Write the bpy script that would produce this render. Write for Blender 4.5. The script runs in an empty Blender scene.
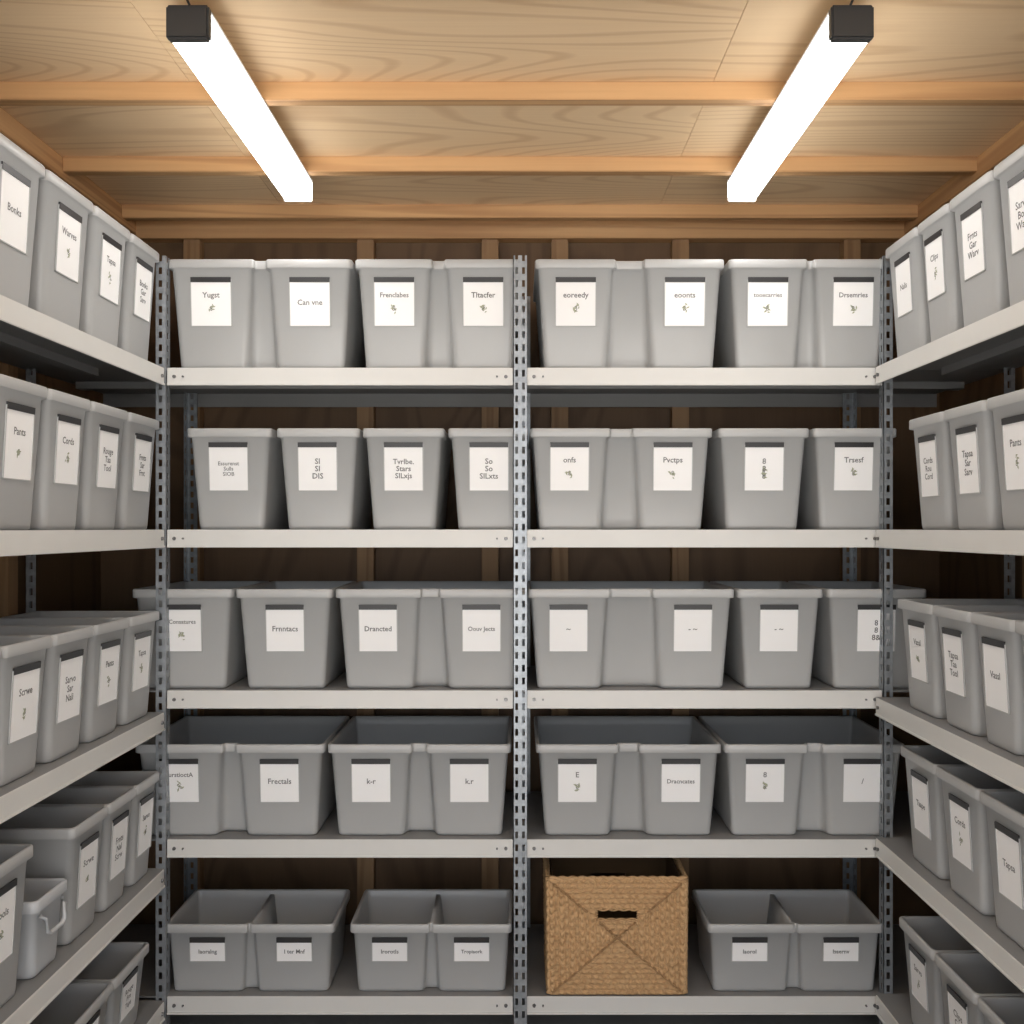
import bpy, bmesh, math, random
from mathutils import Vector, Matrix
random.seed(7)
scene = bpy.context.scene
scene.view_settings.view_transform = 'Standard'
scene.view_settings.look = 'None'
F = 960.0; CX = 520.0; CY = 528.0; EYE = 1.5; D = 2.7
def wx(px, Y=D): return (px-CX)*Y/F
def wz(py, Y=D): return EYE+(CY-py)*Y/F
root = scene.collection

# ---------------------------------------------------------------- materials
def new_mat(name):
    m = bpy.data.materials.new(name); m.use_nodes = True
    nt = m.node_tree; b = nt.nodes['Principled BSDF']
    return m, nt, b
def N(nt, typ, **kw):
    n = nt.nodes.new(typ)
    for k, v in kw.items(): setattr(n, k, v)
    return n
def plastic(name, col, rough=0.34, var=0.05):
    m, nt, b = new_mat(name)
    tc = N(nt,'ShaderNodeTexCoord'); no = N(nt,'ShaderNodeTexNoise'); no.inputs['Scale'].default_value = 5
    no.inputs['Detail'].default_value = 4
    mr = N(nt,'ShaderNodeMapRange'); mr.inputs['To Min'].default_value = 1-var; mr.inputs['To Max'].default_value = 1+var
    hs = N(nt,'ShaderNodeHueSaturation'); hs.inputs['Color'].default_value = (*col,1)
    oi = N(nt,'ShaderNodeObjectInfo'); mr2 = N(nt,'ShaderNodeMapRange'); mr2.inputs['To Min'].default_value = .96; mr2.inputs['To Max'].default_value = 1.04
    mu = N(nt,'ShaderNodeMath', operation='MULTIPLY')
    L = nt.links.new
    L(tc.outputs['Object'], no.inputs['Vector']); L(no.outputs['Fac'], mr.inputs['Value'])
    L(oi.outputs['Random'], mr2.inputs['Value'])
    L(mr.outputs[0], mu.inputs[0]); L(mr2.outputs[0], mu.inputs[1]); L(mu.outputs[0], hs.inputs['Value'])
    L(hs.outputs[0], b.inputs['Base Color'])
    b.inputs['Roughness'].default_value = rough
    n2 = N(nt,'ShaderNodeTexNoise'); n2.inputs['Scale'].default_value = 900
    bp = N(nt,'ShaderNodeBump'); bp.inputs['Strength'].default_value = .08; bp.inputs['Distance'].default_value = .001
    L(tc.outputs['Object'], n2.inputs['Vector']); L(n2.outputs['Fac'], bp.inputs['Height']); L(bp.outputs[0], b.inputs['Normal'])
    return m
def metal(name, col, rough, metallic, var=.12, scale=30):
    m, nt, b = new_mat(name); L = nt.links.new
    tc = N(nt,'ShaderNodeTexCoord'); no = N(nt,'ShaderNodeTexNoise'); no.inputs['Scale'].default_value = scale; no.inputs['Detail'].default_value = 5
    mr = N(nt,'ShaderNodeMapRange'); mr.inputs['To Min'].default_value = 1-var; mr.inputs['To Max'].default_value = 1+var
    hs = N(nt,'ShaderNodeHueSaturation'); hs.inputs['Color'].default_value = (*col,1)
    L(tc.outputs['Object'], no.inputs['Vector']); L(no.outputs['Fac'], mr.inputs['Value']); L(mr.outputs[0], hs.inputs['Value'])
    L(hs.outputs[0], b.inputs['Base Color'])
    b.inputs['Roughness'].default_value = rough; b.inputs['Metallic'].default_value = metallic
    return m
def wood(name, light, dark, along='X', ringscale=22, stretch=0.45, cross=2.6, contrast=1.0, rough=.6, coords='Object', blotch=.5, thin=.1, ring=.55, dist=.3):
    """plain sawn grain: contour lines of a stretched noise field"""
    m, nt, b = new_mat(name); L = nt.links.new
    tc = N(nt,'ShaderNodeTexCoord'); geo = N(nt,'ShaderNodeNewGeometry')
    rnd = N(nt,'ShaderNodeVectorMath', operation='SCALE'); rnd.inputs[0].default_value = (13.1, 7.7, 9.3)
    L(geo.outputs['Random Per Island'], rnd.inputs['Scale'])
    add = N(nt,'ShaderNodeVectorMath', operation='ADD'); L(tc.outputs[coords], add.inputs[0]); L(rnd.outputs[0], add.inputs[1])
    mp = N(nt,'ShaderNodeMapping'); L(add.outputs[0], mp.inputs['Vector'])
    s = {'X':(stretch,cross,cross),'Y':(cross,stretch,cross),'Z':(cross,cross,stretch)}[along]
    mp.inputs['Scale'].default_value = s
    n1 = N(nt,'ShaderNodeTexNoise'); n1.inputs['Scale'].default_value = 1.0; n1.inputs['Detail'].default_value = 2.2; n1.inputs['Roughness'].default_value=.35
    n1.inputs['Distortion'].default_value = dist
    L(mp.outputs[0], n1.inputs['Vector'])
    mul = N(nt,'ShaderNodeMath', operation='MULTIPLY'); mul.inputs[1].default_value = ringscale*6.283
    L(n1.outputs['Fac'], mul.inputs[0])
    sn = N(nt,'ShaderNodeMath', operation='SINE'); L(mul.outputs[0], sn.inputs[0])
    r1 = N(nt,'ShaderNodeMapRange'); r1.inputs['From Min'].default_value=thin; r1.inputs['From Max'].default_value=1; L(sn.outputs[0], r1.inputs['Value'])
    mp2 = N(nt,'ShaderNodeMapping'); L(add.outputs[0], mp2.inputs['Vector'])
    s2 = {'X':(3,140,140),'Y':(140,3,140),'Z':(140,140,3)}[along]; mp2.inputs['Scale'].default_value = s2
    n2 = N(nt,'ShaderNodeTexNoise'); n2.inputs['Scale'].default_value = 1; n2.inputs['Detail'].default_value=3; L(mp2.outputs[0], n2.inputs['Vector'])
    n3 = N(nt,'ShaderNodeTexNoise'); n3.inputs['Scale'].default_value = 2.3; n3.inputs['Detail'].default_value=4; L(add.outputs[0], n3.inputs['Vector'])
    m1 = N(nt,'ShaderNodeMath', operation='MULTIPLY'); m1.inputs[1].default_value=ring*contrast; L(r1.outputs[0], m1.inputs[0])
    m2 = N(nt,'ShaderNodeMath', operation='MULTIPLY_ADD'); m2.inputs[1].default_value=.45*contrast; L(n2.outputs['Fac'], m2.inputs[0]); L(m1.outputs[0], m2.inputs[2])
    m3 = N(nt,'ShaderNodeMath', operation='MULTIPLY_ADD'); m3.inputs[1].default_value=blotch*contrast; L(n3.outputs['Fac'], m3.inputs[0]); L(m2.outputs[0], m3.inputs[2])
    m4 = N(nt,'ShaderNodeMath', operation='SUBTRACT', use_clamp=True); m4.inputs[1].default_value=(.15+.4*blotch)*contrast; L(m3.outputs[0], m4.inputs[0])
    mix = N(nt,'ShaderNodeMix', data_type='RGBA'); mix.inputs[6].default_value=(*light,1); mix.inputs[7].default_value=(*dark,1)
    L(m4.outputs[0], mix.inputs[0]); L(mix.outputs[2], b.inputs['Base Color'])
    b.inputs['Roughness'].default_value = rough
    bp = N(nt,'ShaderNodeBump'); bp.inputs['Strength'].default_value=.15; bp.inputs['Distance'].default_value=.002
    L(n2.outputs['Fac'], bp.inputs['Height']); L(bp.outputs[0], b.inputs['Normal'])
    return m
def flat(name, col, rough=.6, em=None):
    m, nt, b = new_mat(name)
    b.inputs['Base Color'].default_value=(*col,1); b.inputs['Roughness'].default_value=rough
    if em:
        b.inputs['Emission Color'].default_value=(*em[0],1); b.inputs['Emission Strength'].default_value=em[1]
    return m
M_bin = plastic('grey_plastic', (.475,.48,.478))
M_caddy = plastic('pale_grey_plastic', (.58,.60,.62))
M_card = plastic('label_paper', (.95,.95,.95), .6, .02)
M_dark = flat('label_holder_dark', (.03,.03,.032), .4)
M_ink = flat('label_ink', (.15,.15,.155), .7)
M_leaf = flat('label_print_green', (.38,.40,.29), .7)
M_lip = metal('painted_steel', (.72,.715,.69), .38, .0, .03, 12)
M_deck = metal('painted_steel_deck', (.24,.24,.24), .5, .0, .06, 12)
M_galv = metal('galvanised_steel', (.34,.365,.39), .38, .5, .4, 60)
M_bolt = metal('zinc_bolt', (.2,.2,.2), .35, .8, .1)
M_ply = wood('plywood_ceiling', (.95,.71,.44), (.66,.41,.20), 'X', 64, .24, 1.7, .8, blotch=.22, thin=.4, ring=.5, dist=.1)
M_joist = wood('pine_joist', (.68,.41,.195), (.40,.20,.085), 'X', 8, .25, 9, .9)
M_rail = wood('pine_rail', (.62,.37,.175), (.36,.18,.075), 'Y', 8, .25, 9, .9)
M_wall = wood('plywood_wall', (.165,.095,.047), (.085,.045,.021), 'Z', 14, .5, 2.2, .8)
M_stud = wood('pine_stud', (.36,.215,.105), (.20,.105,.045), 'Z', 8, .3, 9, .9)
M_wick = wood('seagrass', (.62,.40,.205), (.38,.215,.095), 'X', 10, 18, 26, .8, .75)
M_wick2 = wood('seagrass_dark', (.40,.24,.11), (.22,.115,.045), 'X', 10, 18, 26, .8, .75)
M_wickin = flat('basket_lining', (.16,.095,.045), .9)
M_floor = plastic('concrete', (.30,.295,.285), .8, .2)
M_lamp = flat('lamp_diffuser', (.9,.9,.9), .4, ((1,.98,.95), 13.5))
M_side = flat('lamp_diffuser_edge', (.9,.9,.9), .4, ((1,.985,.96), 2.4))
M_cap = flat('lamp_end_cap', (.035,.035,.035), .45)
M_shield = flat('lamp_light_shield', (.7,.7,.7), .45)
M_cable = flat('cable', (.03,.03,.03), .5)

# ---------------------------------------------------------------- helpers
def link(ob, parent=None):
    root.objects.link(ob)
    if parent: ob.parent = parent
    return ob
def obj_from_bm(bm, name, mats, parent=None, smooth_angle=None):
    if smooth_angle is not None:
        for f in bm.faces: f.smooth = True
        for e in bm.edges:
            if len(e.link_faces)==2: e.smooth = e.calc_face_angle(0) < smooth_angle
    me = bpy.data.meshes.new(name); bm.to_mesh(me); bm.free()
    for m in mats: me.materials.append(m)
    return link(bpy.data.objects.new(name, me), parent)
def add_box(bm, x0,x1,y0,y1,z0,z1, mi=0, bev=0):
    b2 = bm if not bev else bmesh.new()
    vs = [b2.verts.new(p) for p in [(x0,y0,z0),(x1,y0,z0),(x1,y1,z0),(x0,y1,z0),(x0,y0,z1),(x1,y0,z1),(x1,y1,z1),(x0,y1,z1)]]
    for q in [(3,2,1,0),(4,5,6,7),(0,1,5,4),(1,2,6,5),(2,3,7,6),(3,0,4,7)]:
        f = b2.faces.new([vs[i] for i in q]); f.material_index = mi
    if bev:
        bmesh.ops.bevel(b2, geom=b2.edges[:], offset=bev, segments=2, affect='EDGES')
        for f in b2.faces: f.material_index = mi
        tmp = bpy.data.meshes.new('t'); b2.to_mesh(tmp); b2.free(); bm.from_mesh(tmp); bpy.data.meshes.remove(tmp)
def box_obj(name, dims, mat, parent=None, bev=0):
    bm = bmesh.new(); add_box(bm,*dims,0,bev); return obj_from_bm(bm,name,[mat],parent, math.radians(40) if bev else None)
def empty(name, loc=(0,0,0)):
    e = bpy.data.objects.new(name,None); e.location = loc; e.empty_display_size=.1; return link(e)
def tube(bm, pts, r, seg=8, mi=0, closed=False):
    rings=[]; n=len(pts)
    for i,p in enumerate(pts):
        p=Vector(p)
        a=Vector(pts[(i-1)%n]) if (closed or i>0) else p
        c=Vector(pts[(i+1)%n]) if (closed or i<n-1) else p
        t=(c-a).normalized(); up=Vector((0,0,1)) if abs(t.z)<.9 else Vector((0,1,0))
        s=t.cross(up).normalized(); u=s.cross(t)
        rings.append([bm.verts.new(p+r*(math.cos(2*math.pi*k/seg)*s+math.sin(2*math.pi*k/seg)*u)) for k in range(seg)])
    for i in range(n if closed else n-1):
        A=rings[i];B=rings[(i+1)%n]
        for k in range(seg):
            f=bm.faces.new((A[k],A[(k+1)%seg],B[(k+1)%seg],B[k])); f.material_index=mi; f.smooth=True
    if not closed:
        for R in (rings[0],rings[-1][::-1]):
            f=bm.faces.new(R); f.material_index=mi

# ---------------------------------------------------------------- room
XW = 1.42; YB = 3.25; YF = -.7; ZC = EYE+1.04
box_obj('floor',(-XW-.05,XW+.05,YF,YB+.05,-.05,0),M_floor)
bm = bmesh.new()
xs=[-XW-.05,-.77,.45,XW+.05]; ys=[YF,-.2,.9,2.24,YB+.05]
for i in range(3):
    for j in range(4):
        add_box(bm,xs[i]+.0007,xs[i+1]-.0007,ys[j]+.0006,ys[j+1]-.0006,ZC,ZC+.012)
add_box(bm,-XW-.05,XW+.05,YF,YB+.05,ZC+.0125,ZC+.02)
obj_from_bm(bm,'ceiling',[M_ply])
def wallpanel(name, dims): return box_obj(name,dims,M_wall)
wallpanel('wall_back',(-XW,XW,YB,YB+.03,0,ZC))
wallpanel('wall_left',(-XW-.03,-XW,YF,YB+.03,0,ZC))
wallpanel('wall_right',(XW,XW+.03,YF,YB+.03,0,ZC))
for yj in (-.47,-.02,.43,.88,1.33,1.78,2.235,2.685,3.085):
    box_obj('ceiling_joist',(-1.28,1.28,yj,yj+.036,ZC-.042,ZC),M_joist,bev=.002)
box_obj('trim_1',(-XW,-1.28,YF,YB,ZC-.062,ZC),M_rail,bev=.002)
box_obj('trim_2',(1.28,XW,YF,YB,ZC-.062,ZC),M_rail,bev=.002)
box_obj('trim_3',(-1.28,1.28,3.195,YB,ZC-.075,ZC-.001),M_joist,bev=.002)
for px in (191,365,490,560,681,853):
    x = wx(px,3.2); box_obj('wall_stud',(x-.028,x+.028,3.205,YB,0,ZC-.076),M_stud,bev=.002)
for yy in (.2,.8,1.4,2.0,2.6):
    box_obj('wall_stud',(-XW,-XW+.035,yy,yy+.05,0,ZC-.063),M_stud,bev=.002)
    box_obj('wall_stud',(XW-.035,XW,yy,yy+.05,0,ZC-.063),M_stud,bev=.002)

# ---------------------------------------------------------------- lamps
def lamp(xc, y0, y1):
    e = empty('ceiling_light',(xc,(y0+y1)/2,EYE+.965)); L2=(y1-y0)/2
    w=.04
    bm=bmesh.new()
    prof=[(-w+.004,.029),(-w,.024),(-w,-.018),(-w+.006,-.03),(w-.006,-.03),(w,-.018),(w,.024),(w-.004,.029)]
    ring=[[bm.verts.new((x,yy,z)) for x,z in prof] for yy in (-L2+.022,L2-.005)]
    n=len(prof)
    for k in range(n):
        f=bm.faces.new((ring[0][k],ring[1][k],ring[1][(k+1)%n],ring[0][(k+1)%n]))
        f.material_index = 0 if k in (2,3,4) else 1
    bm.faces.new(ring[0]); bm.faces.new(ring[1][::-1])
    bmesh.ops.recalc_face_normals(bm,faces=bm.faces)
    obj_from_bm(bm,'diffuser',[M_lamp,M_side],e)
    bm=bmesh.new(); add_box(bm,-w+.001,w-.001,-L2+.02,L2,.0292,.034,0,.001); obj_from_bm(bm,'light_shield',[M_shield],e)  # opaque plate added over the diffuser to keep its light off the ceiling
    bm=bmesh.new(); add_box(bm,-w-.001,w+.001,-L2,-L2+.022,-.031,.034,0,.004); obj_from_bm(bm,'end_cap',[M_cap],e)
    bm=bmesh.new(); add_box(bm,-w-.001,w+.001,L2-.005,L2,-.031,.034,0,.002); obj_from_bm(bm,'rear_cap',[M_lip],e)
    bm=bmesh.new(); tube(bm,[(0,-L2+.03,.036),(0,-L2-.05,.055),(0,-L2-.3,.069)],.0025)
    obj_from_bm(bm,'cable',[M_cable],e)
for s in (-1,1):
    lamp(s*.635,1.83,2.75); lamp(s*.635,.45,1.32)  # nearer pair is out of view, added to light the bins from above

# ---------------------------------------------------------------- racks
def angle_post(bm,x,y,z0,z1,dx,dy,w=.034,wy=.034,cols=1):
    t=.002; pitch=.036; hole=.019
    def flange(a0,a1,axis):
        width=a1-a0; hw=.010 if cols==1 or axis=='y' else .008
        nc = cols if axis=='x' else 1
        cs=[a0+width*(k+.5)/nc for k in range(nc)]
        edges=[a0]+[v for c in cs for v in (c-hw/2,c+hw/2)]+[a1]
        def bx(p0,p1,q0,q1):
            if axis=='x': add_box(bm,p0,p1,y,y+t,q0,q1)
            else: add_box(bm,x,x+t,p0,p1,q0,q1)
        for k in range(0,len(edges),2): bx(edges[k],edges[k+1],z0,z1)
        for k in range(1,len(edges)-1,2):
            z=z0
            while z<z1:
                bx(edges[k],edges[k+1],z,min(z+pitch-hole,z1)); z+=pitch
    xa=sorted((x,x+dx*w)); ya=sorted((y,y+dy*wy))
    flange(xa[0],xa[1],'x'); flange(ya[0],ya[1],'y')
def shelf_parts(parent,x0,x1,y0,y1,z,lips):
    bm=bmesh.new(); add_box(bm,x0,x1,y0,y1,z-.004,z)
    if x1-x0>y1-y0:
        yy=(y0+y1)/2; add_box(bm,x0+.03,x1-.03,yy-.02,yy+.02,z-.025,z-.004)
    else:
        xx=(x0+x1)/2; add_box(bm,xx-.02,xx+.02,y0+.03,y1-.03,z-.025,z-.004)
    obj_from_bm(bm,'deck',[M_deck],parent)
    bm=bmesh.new()
    h=.048
    for (a0,a1,c,face) in lips:
        if face=='S':
            add_box(bm,a0,a1,c-.004,c,z-h,z+.001,0,.0015); add_box(bm,a0,a1,c-.007,c-.003,z-h-.001,z-h+.005,0,.0012)
            for xx in (a0+.02,a0+.045,a1-.02,a1-.045):
                g=bmesh.ops.create_cone(bm,cap_ends=True,segments=12,radius1=.0055 if xx in(a0+.02,a1-.02) else .003,radius2=.004 if xx in(a0+.02,a1-.02) else .0025,depth=.006,
                    matrix=Matrix.Translation((xx,c-.006,z-h/2))@Matrix.Rotation(math.radians(90),4,'X'))
                for v in g['verts']:
                    for f in v.link_faces: f.material_index=1
        elif face=='N':
            add_box(bm,a0,a1,c,c+.003,z-h,z+.001,2)
        else:
            s=1 if face=='E' else -1
            q=sorted((c,c+s*.004)); add_box(bm,q[0],q[1],a0,a1,z-h,z+.001,0,.0015)
            q=sorted((c+s*.003,c+s*.007)); add_box(bm,q[0],q[1],a0,a1,z-h-.001,z-h+.005,0,.0012)
            for yy in (a0+.02,a1-.02):
                g=bmesh.ops.create_cone(bm,cap_ends=True,segments=12,radius1=.0055,radius2=.0045,depth=.006,
                    matrix=Matrix.Translation((c+s*.006,yy,z-h/2))@Matrix.Rotation(math.radians(90),4,'Y'))
                for v in g['verts']:
                    for f in v.link_faces: f.material_index=1
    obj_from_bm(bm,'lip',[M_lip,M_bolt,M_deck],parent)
ZB=[wz(368),wz(530),wz(691),wz(840),wz(997)]
rack=empty('metal_shelving_unit',(0,2.95,0)); 
def reparent_local(e):
    off=Vector(e.location)
    for c in e.children: c.location = c.location-off
YD0=2.704; YD1=3.19
for z in ZB:
    shelf_parts(rack,-1.385,1.385,YD0,YD1,z,[(wx(167),wx(513),YD0,'S'),(wx(527),wx(882),YD0,'S'),(-1.385,1.385,YD1,'N')])
bm=bmesh.new(); ZT=wz(256)
angle_post(bm,wx(165.5),2.696,0,ZT,-1,1,.026,.034)
angle_post(bm,wx(513.2),2.694,0,ZT,1,1,.0385,.034,cols=2)
angle_post(bm,wx(883),2.696,0,ZT,1,1,.026,.034)
for x,dx in ((-1.10,1),(1.10,-1),(0.0,1)):
    angle_post(bm,x,3.17,0,ZT,dx,-1,.034,.03)
obj_from_bm(bm,'posts',[M_galv],rack)
reparent_local(rack)
ZL=[wz(369),wz(530),wz(712),wz(868),wz(1000)]
ZR=[wz(368),wz(530),wz(697),wz(837),wz(993)]
Y0S=1.02; Y1S=2.700
for side,Z in ((-1,ZL),(1,ZR)):
    e=empty('metal_shelving_unit',(side*1.2,1.85,0))
    for z in Z:
        a=sorted((side*1.0,side*1.385))
        shelf_parts(e,a[0],a[1],Y0S,Y1S,z,[(Y0S+.01,Y1S-.012,side*1.0,'E' if side<0 else 'W')])
    bm=bmesh.new()
    angle_post(bm,side*1.0,Y0S-.004,0,ZT,side,1)
    angle_post(bm,side*1.375,Y0S-.004,0,ZT,-side,1)
    angle_post(bm,side*1.375,2.67,0,ZT,-side,1,w=.028,wy=.028)
    obj_from_bm(bm,'posts',[M_galv],e)
    reparent_local(e)

# ---------------------------------------------------------------- bins
def round_poly(pts, r, seg=4):
    out=[]; n=len(pts)
    for i in range(n):
        p=Vector(pts[i]); a=Vector(pts[i-1]); c=Vector(pts[(i+1)%n])
        da=(a-p); dc=(c-p); rr=min(r,da.length*.45,dc.length*.45)
        da.normalize(); dc.normalize()
        s=p+da*rr; t=p+dc*rr
        for k in range(seg+1):
            u=k/seg
            q=(1-u)**2*s+2*u*(1-u)*p+u*u*t
            out.append((q.x,q.y))
    return out
def outline(W,Dp,g,rd,i,lobes,r):
    if lobes==1:
        pts=[(-W/2+i,i),(W/2-i,i),(W/2-i,Dp-i),(-W/2+i,Dp-i)]
    else:
        pts=[(-W/2+i,i),(-g/2-i,i),(-g/2-i*.7,rd+i),(g/2+i*.7,rd+i),(g/2+i,i),(W/2-i,i),(W/2-i,Dp-i),(-W/2+i,Dp-i)]
    return round_poly(pts,r)
FACE0=.007
def bin_mesh(W,Dp,H,lobes=1,g=.034,rd=.04,taper=.02,divider=False):
    bm=bmesh.new(); th=.0035
    def ins(z): return FACE0+taper*(1-z/H)
    rr=rd*.45
    lv=[(0,ins(0)+.005,.016,rd),(.003,ins(0)+.001,.017,rd),(.012,ins(.012),.018,rd),(H-.027,ins(H-.027),.016,rd*.8),(H-.0245,.001,.016,rr),(H-.023,0,.016,rr),(H-.003,0,.016,rr),(H,.002,.015,rr),
        (H,.007,.014,rr),(H-.004,FACE0+th,.013,rr),(H-.03,FACE0+th,.013,rd*.8),(.012,ins(.012)+th,.014,rd),(.005,ins(0)+th+.008,.013,rd)]
    rings=[]
    for z,i,r,q in lv: rings.append([bm.verts.new((x,y,z)) for x,y in outline(W,Dp,g,q,i,lobes,r)])
    n=len(rings[0])
    for a,b in zip(rings[:-1],rings[1:]):
        for k in range(n): bm.faces.new((a[k],a[(k+1)%n],b[(k+1)%n],b[k]))
    bm.faces.new(rings[0][::-1]); bm.faces.new(rings[-1])
    if divider and lobes==2:
        zt=H-.012; y0=rd+FACE0+.004; y1=Dp-FACE0-.006
        v=[bm.verts.new(p) for p in [(-.03,y0+taper,.006),(.03,y0+taper,.006),(.03,y1-taper,.006),(-.03,y1-taper,.006),(-.006,y0,zt),(.006,y0,zt),(.006,y1,zt),(-.006,y1,zt)]]
        for q in [(4,5,6,7),(0,1,5,4),(1,2,6,5),(2,3,7,6),(3,0,4,7)]: bm.faces.new([v[i] for i in q])
    return bm
dg=bpy.context.evaluated_depsgraph_get
def text_into(bm, body, cx, cz, maxw, size, mi, bold=.0003):
    cu=bpy.data.curves.new('t','FONT'); cu.body=body; cu.size=size; cu.align_x='CENTER'; cu.align_y='CENTER'; cu.offset=bold; cu.resolution_u=2
    cu.space_line=.95
    ob=bpy.data.objects.new('t',cu); root.objects.link(ob)
    bpy.context.view_layer.update()
    me=bpy.data.meshes.new_from_object(ob.evaluated_get(dg()))
    if len(me.vertices):
        xs=[v.co.x for v in me.vertices]; w=max(xs)-min(xs); k=min(1,maxw/max(w,1e-5))
        me.transform(Matrix.Translation((cx,-.0022,cz))@Matrix.Rotation(math.radians(90),4,'X')@Matrix.Scale(k,4))
        tmp=bmesh.new(); tmp.from_mesh(me)
        for f in tmp.faces: f.material_index=mi
        tmp.to_mesh(me); tmp.free(); bm.from_mesh(me)
    bpy.data.meshes.remove(me); bpy.data.objects.remove(ob); bpy.data.curves.remove(cu)
def sprig(bm,cx,cz,s,mi):
    for k in range(8):
        a=random.uniform(0,6.28); r=random.uniform(.1,1)*s; L=s*random.uniform(.25,.45); w=L*.4
        px,pz=cx+math.cos(a)*r*.6,cz+math.sin(a)*r
        b=random.uniform(0,3.14); d=Vector((math.cos(b),math.sin(b))); n=Vector((-d.y,d.x))
        P=[Vector((px,pz))+d*L,Vector((px,pz))+n*w,Vector((px,pz))-d*L,Vector((px,pz))-n*w]
        f=bm.faces.new([bm.verts.new((q.x,-.0021-.00003*k,q.y)) for q in P]); f.material_index=mi
        if f.normal.y>0: f.normal_flip()
def add_label(parent,x,ztop,H,taper,w,h,text,icon):
    zc=ztop-h/2
    yf=FACE0+taper*(1-zc/H); a=math.atan(taper/H)
    bm=bmesh.new()
    add_box(bm,-w/2,w/2,-.0018,-.0002,-h/2,h/2,0)
    add_box(bm,-w/2-.001,w/2+.001,-.004,-.0002,h/2-.008,h/2+.006,1)
    add_box(bm,-w/2-.0025,-w/2,-.0028,-.0002,-h/2-.002,h/2,3)
    add_box(bm,w/2,w/2+.0025,-.0028,-.0002,-h/2-.002,h/2,3)
    add_box(bm,-w/2-.0025,w/2+.0025,-.0028,-.0002,-h/2-.002,-h/2,3)
    if text:
        lines=text.count('\n')+1
        if h<.08: text_into(bm,text,0,-.004,w*.62,.0165,2)
        elif lines>1: text_into(bm,text,0,-.004,w*.55,.022,2)
        else: text_into(bm,text,0,h*.16 if icon else 0,w*.72,.0215,2)
    if icon: sprig(bm,0,-h*.12,.016,4); text_into(bm,random.choice(['8','&','%']),0,-h*.13,.03,.019,2,0)
    ob=obj_from_bm(bm,'label',[M_card,M_dark,M_ink,M_bin,M_leaf],parent)
    ob.location=(x,yf-.0006,zc); ob.rotation_euler=(a,0,0)
def make_bin(loc,rot,W,Dp,H,lobes,labels,lw,lh,loff,g=.034,rd=.04,taper=.02,divider=False,rz=0):
    bm=bin_mesh(W,Dp,H,lobes,g,rd,taper,divider)
    ob=obj_from_bm(bm,'storage_bin',[M_bin],None,math.radians(38))
    ob.location=loc; ob.rotation_euler=(0,0,rot+rz)
    xs=[0] if lobes==1 else [-(W/4+g/4),(W/4+g/4)]
    for x,(t,ic) in zip(xs,labels):
        add_label(ob,x+random.uniform(-.004,.004),H-loff,H,taper,lw,lh,t,ic)
    return ob
YR=2.711
def back_row(zi,H,Dp,items,lw,lh,loff,divider=False,taper=.02,rd=.04):
    z=ZB[zi]+.0005
    for (a,b,lobes,gpx,labels) in items:
        x0=wx(a,YR);x1=wx(b,YR)
        make_bin(((x0+x1)/2,YR,z),0,x1-x0,Dp,H,lobes,labels,lw,lh,loff,g=gpx/355.,divider=divider,taper=taper,rd=rd)
back_row(0,.309,.42,[
 (167,352,2,12,[('Yugst',1),('Can vne',0)]),
 (354.5,522,2,12,[('Frenclabes',1),('Tltacfer',1)]),
 (535,725,2,28,[('eoreedy',1),('eoonts',1)]),
 (729,893,2,6,[('tooecarries',1),('Drsemries',1)])],.112,.13,.055)
back_row(1,.287,.42,[
 (186,271,1,0,[('Essurenst\nSulls\nSIOB',0)]),(276,359,1,0,[('SI\nSI\nDIS',0)]),(362,444,1,0,[('Tvrlbe.\nStars\nSILxjs',0)]),(448,528,1,0,[('So\nSo\nSILxts',0)]),
 (530,713,2,22,[('onfs',1),('Pvctps',1)]),(719,810,1,0,[('8\n8\n8',1)]),(814,898,1,0,[('Trsesf',1)])],.108,.13,.045)
back_row(2,.285,.42,[
 (131,232,1,0,[('Consatures',1)]),(235,332,1,0,[('Frnntacs',0)]),(335,525,2,18,[('Drancted',0),('Oouv Jects',0)]),
 (528,735,2,42,[('~',0),('- ~',0)]),(738,824,1,0,[('- ~',0)]),(828,928,1,0,[('8\n8\n8&',0)])],.106,.127,.05)
back_row(3,.265,.42,[
 (134,324,2,12,[('SurstioctA',1),('Frectals',0)]),(327,511,2,14,[('k-r',0),('k.r',0)]),
 (536,722,2,20,[('E',1),('Dracncates',0)]),(725,906,2,14,[('8',1),('/',0)])],.108,.118,.048,taper=.019)
back_row(4,.198,.27,[
 (163.8,334,2,3,[('Iaoralng',0),('I ter Mnf',0)]),(349.5,512,2,3,[('Irorotls',0),('Tropiaork',0)]),
 (708,884,2,3,[('Iaorol',0),('Isaernv',0)])],.098,.062,.045,divider=True,taper=.012,rd=.022)

words=['Tools','Taape','Garlic','Frnts','Sarvo','Tlelgl','Bonks','Cords','Tapsa','Warves','Pants','Scrwe','Nalis','Vassl','Rouge','Clips']
def side_row(side,z,H,edges,lw=.105,lh=.145,loff=.055,Dp=.345):
    sh=.018 if side<0 else 0
    for k in range(len(edges)-1):
        y1,y0=edges[k]+sh,edges[k+1]+sh
        W=y1-y0-.003; yc=(y0+y1)/2
        rot=math.radians(90 if side<0 else -90)
        t=random.choice(words)
        if random.random()<.4: t=t+'\n'+random.choice(words)[:3]+'\n'+random.choice(words)[:4]; ic=0
        else: ic=random.random()<.6
        make_bin((side*(1.007 if side<0 else 1.010),yc,z+.0005),rot,W,Dp,H,1,[(t,ic)],lw,lh,loff,taper=.017)
def cont(lst,stop=1.08,p=.228):
    while lst[-1]-p>stop: lst.append(lst[-1]-p)
    return lst
side_row(-1,ZL[0],.320,cont([2.675,2.475,2.26,2.03,1.80]))
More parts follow.
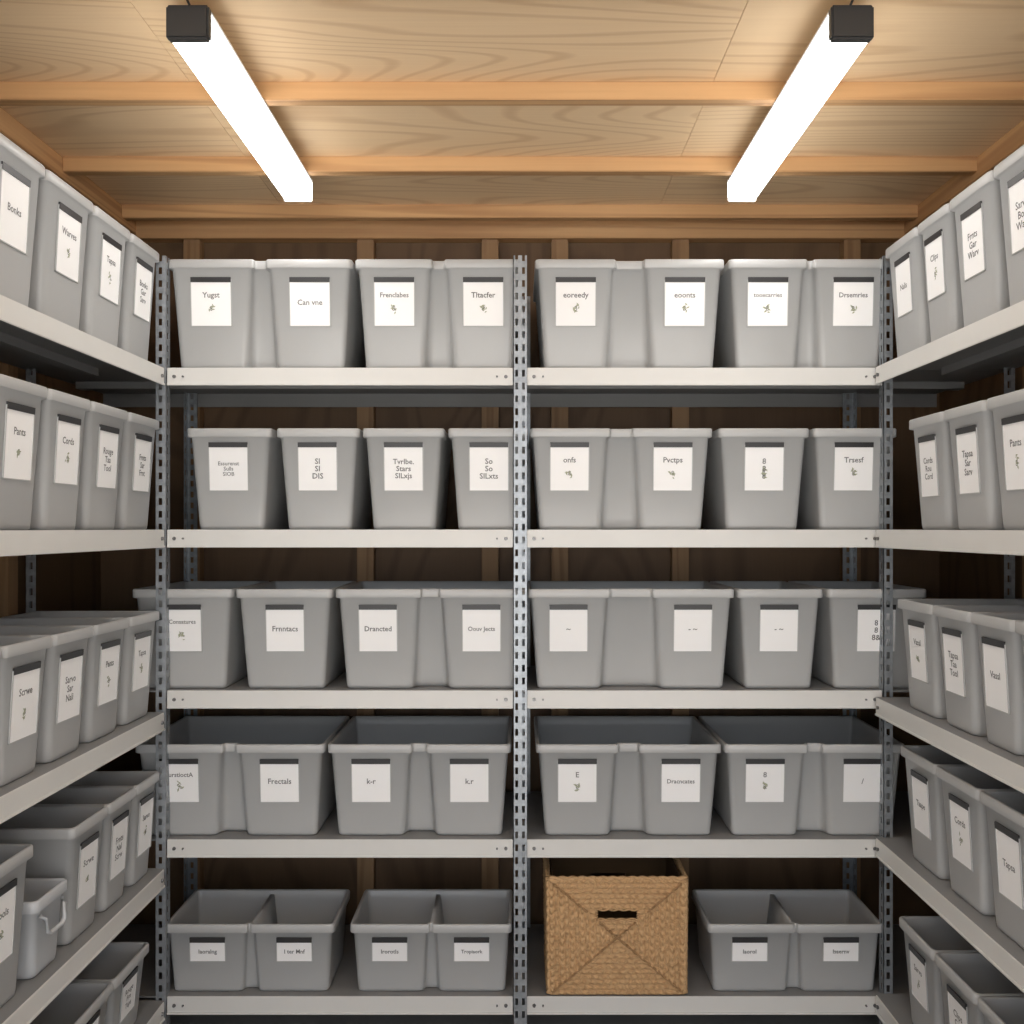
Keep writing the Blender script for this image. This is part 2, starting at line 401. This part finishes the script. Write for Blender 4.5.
side_row(-1,ZL[1],.305,cont([2.675,2.46,2.245,2.04,1.83]))
side_row(-1,ZL[2],.285,cont([2.675,2.465,2.26,2.06,1.86]))
side_row(-1,ZL[3],.275,[2.675,2.51,2.34,2.15],lw=.09)
side_row(-1,ZL[3],.30,cont([1.98,1.76]),lw=.095)
side_row(-1,ZL[4],.2,cont([2.60,2.37,2.14]),lh=.1,lw=.09,loff=.04)
side_row(1,ZR[0],.320,cont([2.665,2.45,2.27,2.06,1.84]),lw=.095)
side_row(1,ZR[1],.285,cont([2.505,2.30,2.09,1.86]),lw=.095)
side_row(1,ZR[2],.285,cont([2.58,2.36,2.16,1.97,1.77]),lw=.095)
side_row(1,ZR[3],.29,cont([2.56,2.34,2.12,1.89]),lw=.095)
side_row(1,ZR[4],.27,cont([2.57,2.35,2.13,1.90]),lw=.095,lh=.125)
def caddy(loc,rot):
    bm=bin_mesh(.145,.2,.17,1,taper=.01)
    tube(bm,[(-.05,.006,.135),(-.045,-.004,.125),(-.035,-.006,.095),(-.025,-.006,.088),(.025,-.006,.088),(.035,-.006,.095),(.045,-.004,.125),(.05,.006,.135)],.005)
    ob=obj_from_bm(bm,'storage_caddy',[M_caddy],None,math.radians(38)); ob.location=loc; ob.rotation_euler=(0,0,rot)
caddy((-1.012,2.083,ZL[3]+.0005),math.radians(90))

# ---------------------------------------------------------------- basket
def basket(loc,W,Dp,H):
    e=empty('wicker_basket',loc)
    p=.0145
    def disp(u,v,w):
        du=abs(u)/(w/2); dv=abs(v-H/2)/(H/2)
        if du>dv: d=(1-du)*w/2; al=v
        else: d=(1-dv)*H/2; al=u
        k=math.floor(d/p)
        base=abs(math.sin(math.pi*d/p))**.8
        tw=math.sin(2*math.pi*(al/.022+ .5*k + .5*math.sin(d/p*math.pi)))
        return .0075*base+.0032*tw*base+.0006*math.sin(al*60+k*1.7)
    def face(w,xf,res,slot):
        bm=bmesh.new(); nu=int(w/res); nv=int(H/res); grid=[]
        for j in range(nv+1):
            row=[]
            for i in range(nu+1):
                u=-w/2+w*i/nu; v=H*j/nv
                uu=u*(1-.02*(1-v/H)) 
                row.append(bm.verts.new(xf(uu,v,disp(u,v,w))))
            grid.append(row)
        for j in range(nv):
            for i in range(nu):
                u=-w/2+w*(i+.5)/nu; v=H*(j+.5)/nv
                if slot:
                    x=abs(u)-.046; zz=abs(v-H*.695)
                    if zz<.013 and x<.012: continue
                f=bm.faces.new((grid[j][i],grid[j][i+1],grid[j+1][i+1],grid[j+1][i])); f.smooth=True
        bmesh.ops.recalc_face_normals(bm,faces=bm.faces)
        return bm
    obj_from_bm(face(W,lambda u,v,d:(u,-d,v),.0018,True),'front_weave',[M_wick],e)
    obj_from_bm(face(W,lambda u,v,d:(u,Dp+d,v),.004,True),'back_weave',[M_wick],e)
    obj_from_bm(face(Dp,lambda u,v,d:(-W/2*(1-.02*(1-v/H))-d,Dp/2+u,v),.003,False),'end_weave',[M_wick],e)
    obj_from_bm(face(Dp,lambda u,v,d:(W/2*(1-.02*(1-v/H))+d,Dp/2+u,v),.003,False),'end_weave',[M_wick],e)
    bm=bmesh.new()
    def rope(pts,r,n,mi=0,amp=.0028):
        P=[]
        for a,b in zip(pts[:-1],pts[1:]):
            a=Vector(a);b=Vector(b)
            for k in range(n): P.append(a.lerp(b,k/n))
        P.append(Vector(pts[-1]))
        for ph in (0,math.pi):
            Q=[]
            for i,q in enumerate(P):
                s=i*.9+ph; Q.append(q+Vector((math.cos(s)*amp,math.cos(s)*amp,math.sin(s)*amp)))
            tube(bm,Q,r,6,mi)
    a=W/2+.001
    rope([(-a,0,H),(a,0,H),(a,Dp,H),(-a,Dp,H),(-a,0,H)],.0052,48)
    rope([(-a,0,.008),(a,0,.008),(a,Dp,.008),(-a,Dp,.008),(-a,0,.008)],.004,48)
    for x in (-a,a):
        for y in (0,Dp): rope([(x*.985,y,0.006),(x,y,H)],.005,44)
    for y in (-.0075,Dp+.0075):
        for s in (-1,1):
            m=.024
            rope([(s*(-W/2+.012),y,.012),(s*-m,y,H/2-m*H/W)],.0024,26,1,.0016)
            rope([(s*m,y,H/2+m*H/W),(s*.05,y,H/2+.05*H/W)],.0024,5,1,.0016)
            rope([(s*.085,y,H/2+.085*H/W),(s*(W/2-.012),y,H-.012)],.0024,16,1,.0016)
            rope([(s*-m,y,H/2-m*H/W),(s*m,y,H/2+m*H/W)],.0024,8,1,.0016)
    zc=H*.695; rope([(-.058,-.005,zc-.014),(.058,-.005,zc-.014),(.058,-.005,zc+.014),(-.058,-.005,zc+.014),(-.058,-.005,zc-.014)],.0022,14)
    obj_from_bm(bm,'rim_braid',[M_wick,M_wick2],e)
    bm=bmesh.new(); i=.006
    add_box(bm,-W/2*.97,W/2*.97,i,Dp-i,.002,.008)
    add_box(bm,-W/2+.009,-W/2+.012,i,Dp-i,.004,H-.004); add_box(bm,W/2-.012,W/2-.009,i,Dp-i,.004,H-.004)
    for y in (.005,Dp-.008):
        add_box(bm,-W/2+.01,W/2-.01,y,y+.003,.004,zc-.014); add_box(bm,-W/2+.01,W/2-.01,y,y+.003,zc+.014,H-.004)
        add_box(bm,-W/2+.01,-.056,y,y+.003,zc-.014,zc+.014); add_box(bm,.056,W/2-.01,y,y+.003,zc-.014,zc+.014)
    obj_from_bm(bm,'lining',[M_wickin],e)
basket(((wx(546,2.73)+wx(687,2.73))/2,2.712,ZB[4]+.001),.387,.29,.328)

# ---------------------------------------------------------------- world: added fill, dim above, brighter below to light the ceiling through the open rear
w=bpy.data.worlds.new('world'); scene.world=w; w.use_nodes=True
nt=w.node_tree; bg=nt.nodes['Background']
tc=nt.nodes.new('ShaderNodeTexCoord'); sp=nt.nodes.new('ShaderNodeSeparateXYZ'); nt.links.new(tc.outputs['Generated'],sp.inputs[0])
mr=nt.nodes.new('ShaderNodeMapRange'); mr.inputs['From Min'].default_value=-.12; mr.inputs['From Max'].default_value=.12
nt.links.new(sp.outputs['Z'],mr.inputs['Value'])
mx=nt.nodes.new('ShaderNodeMix'); mx.data_type='RGBA'
mx.inputs[6].default_value=(4.2,4.05,3.85,1); mx.inputs[7].default_value=(1.7,1.8,1.95,1)
nt.links.new(mr.outputs[0],mx.inputs[0]); nt.links.new(mx.outputs[2],bg.inputs[0]); bg.inputs[1].default_value=1.0
cam=bpy.data.cameras.new('camera'); cam.lens=F*36/1024; cam.sensor_width=36; cam.clip_start=.02
cam.shift_x=-(CX-512)/1024; cam.shift_y=(CY-512)/1024
co=bpy.data.objects.new('camera',cam); root.objects.link(co); co.location=(0,0,EYE); co.rotation_euler=(math.radians(90),0,0)
scene.camera=co
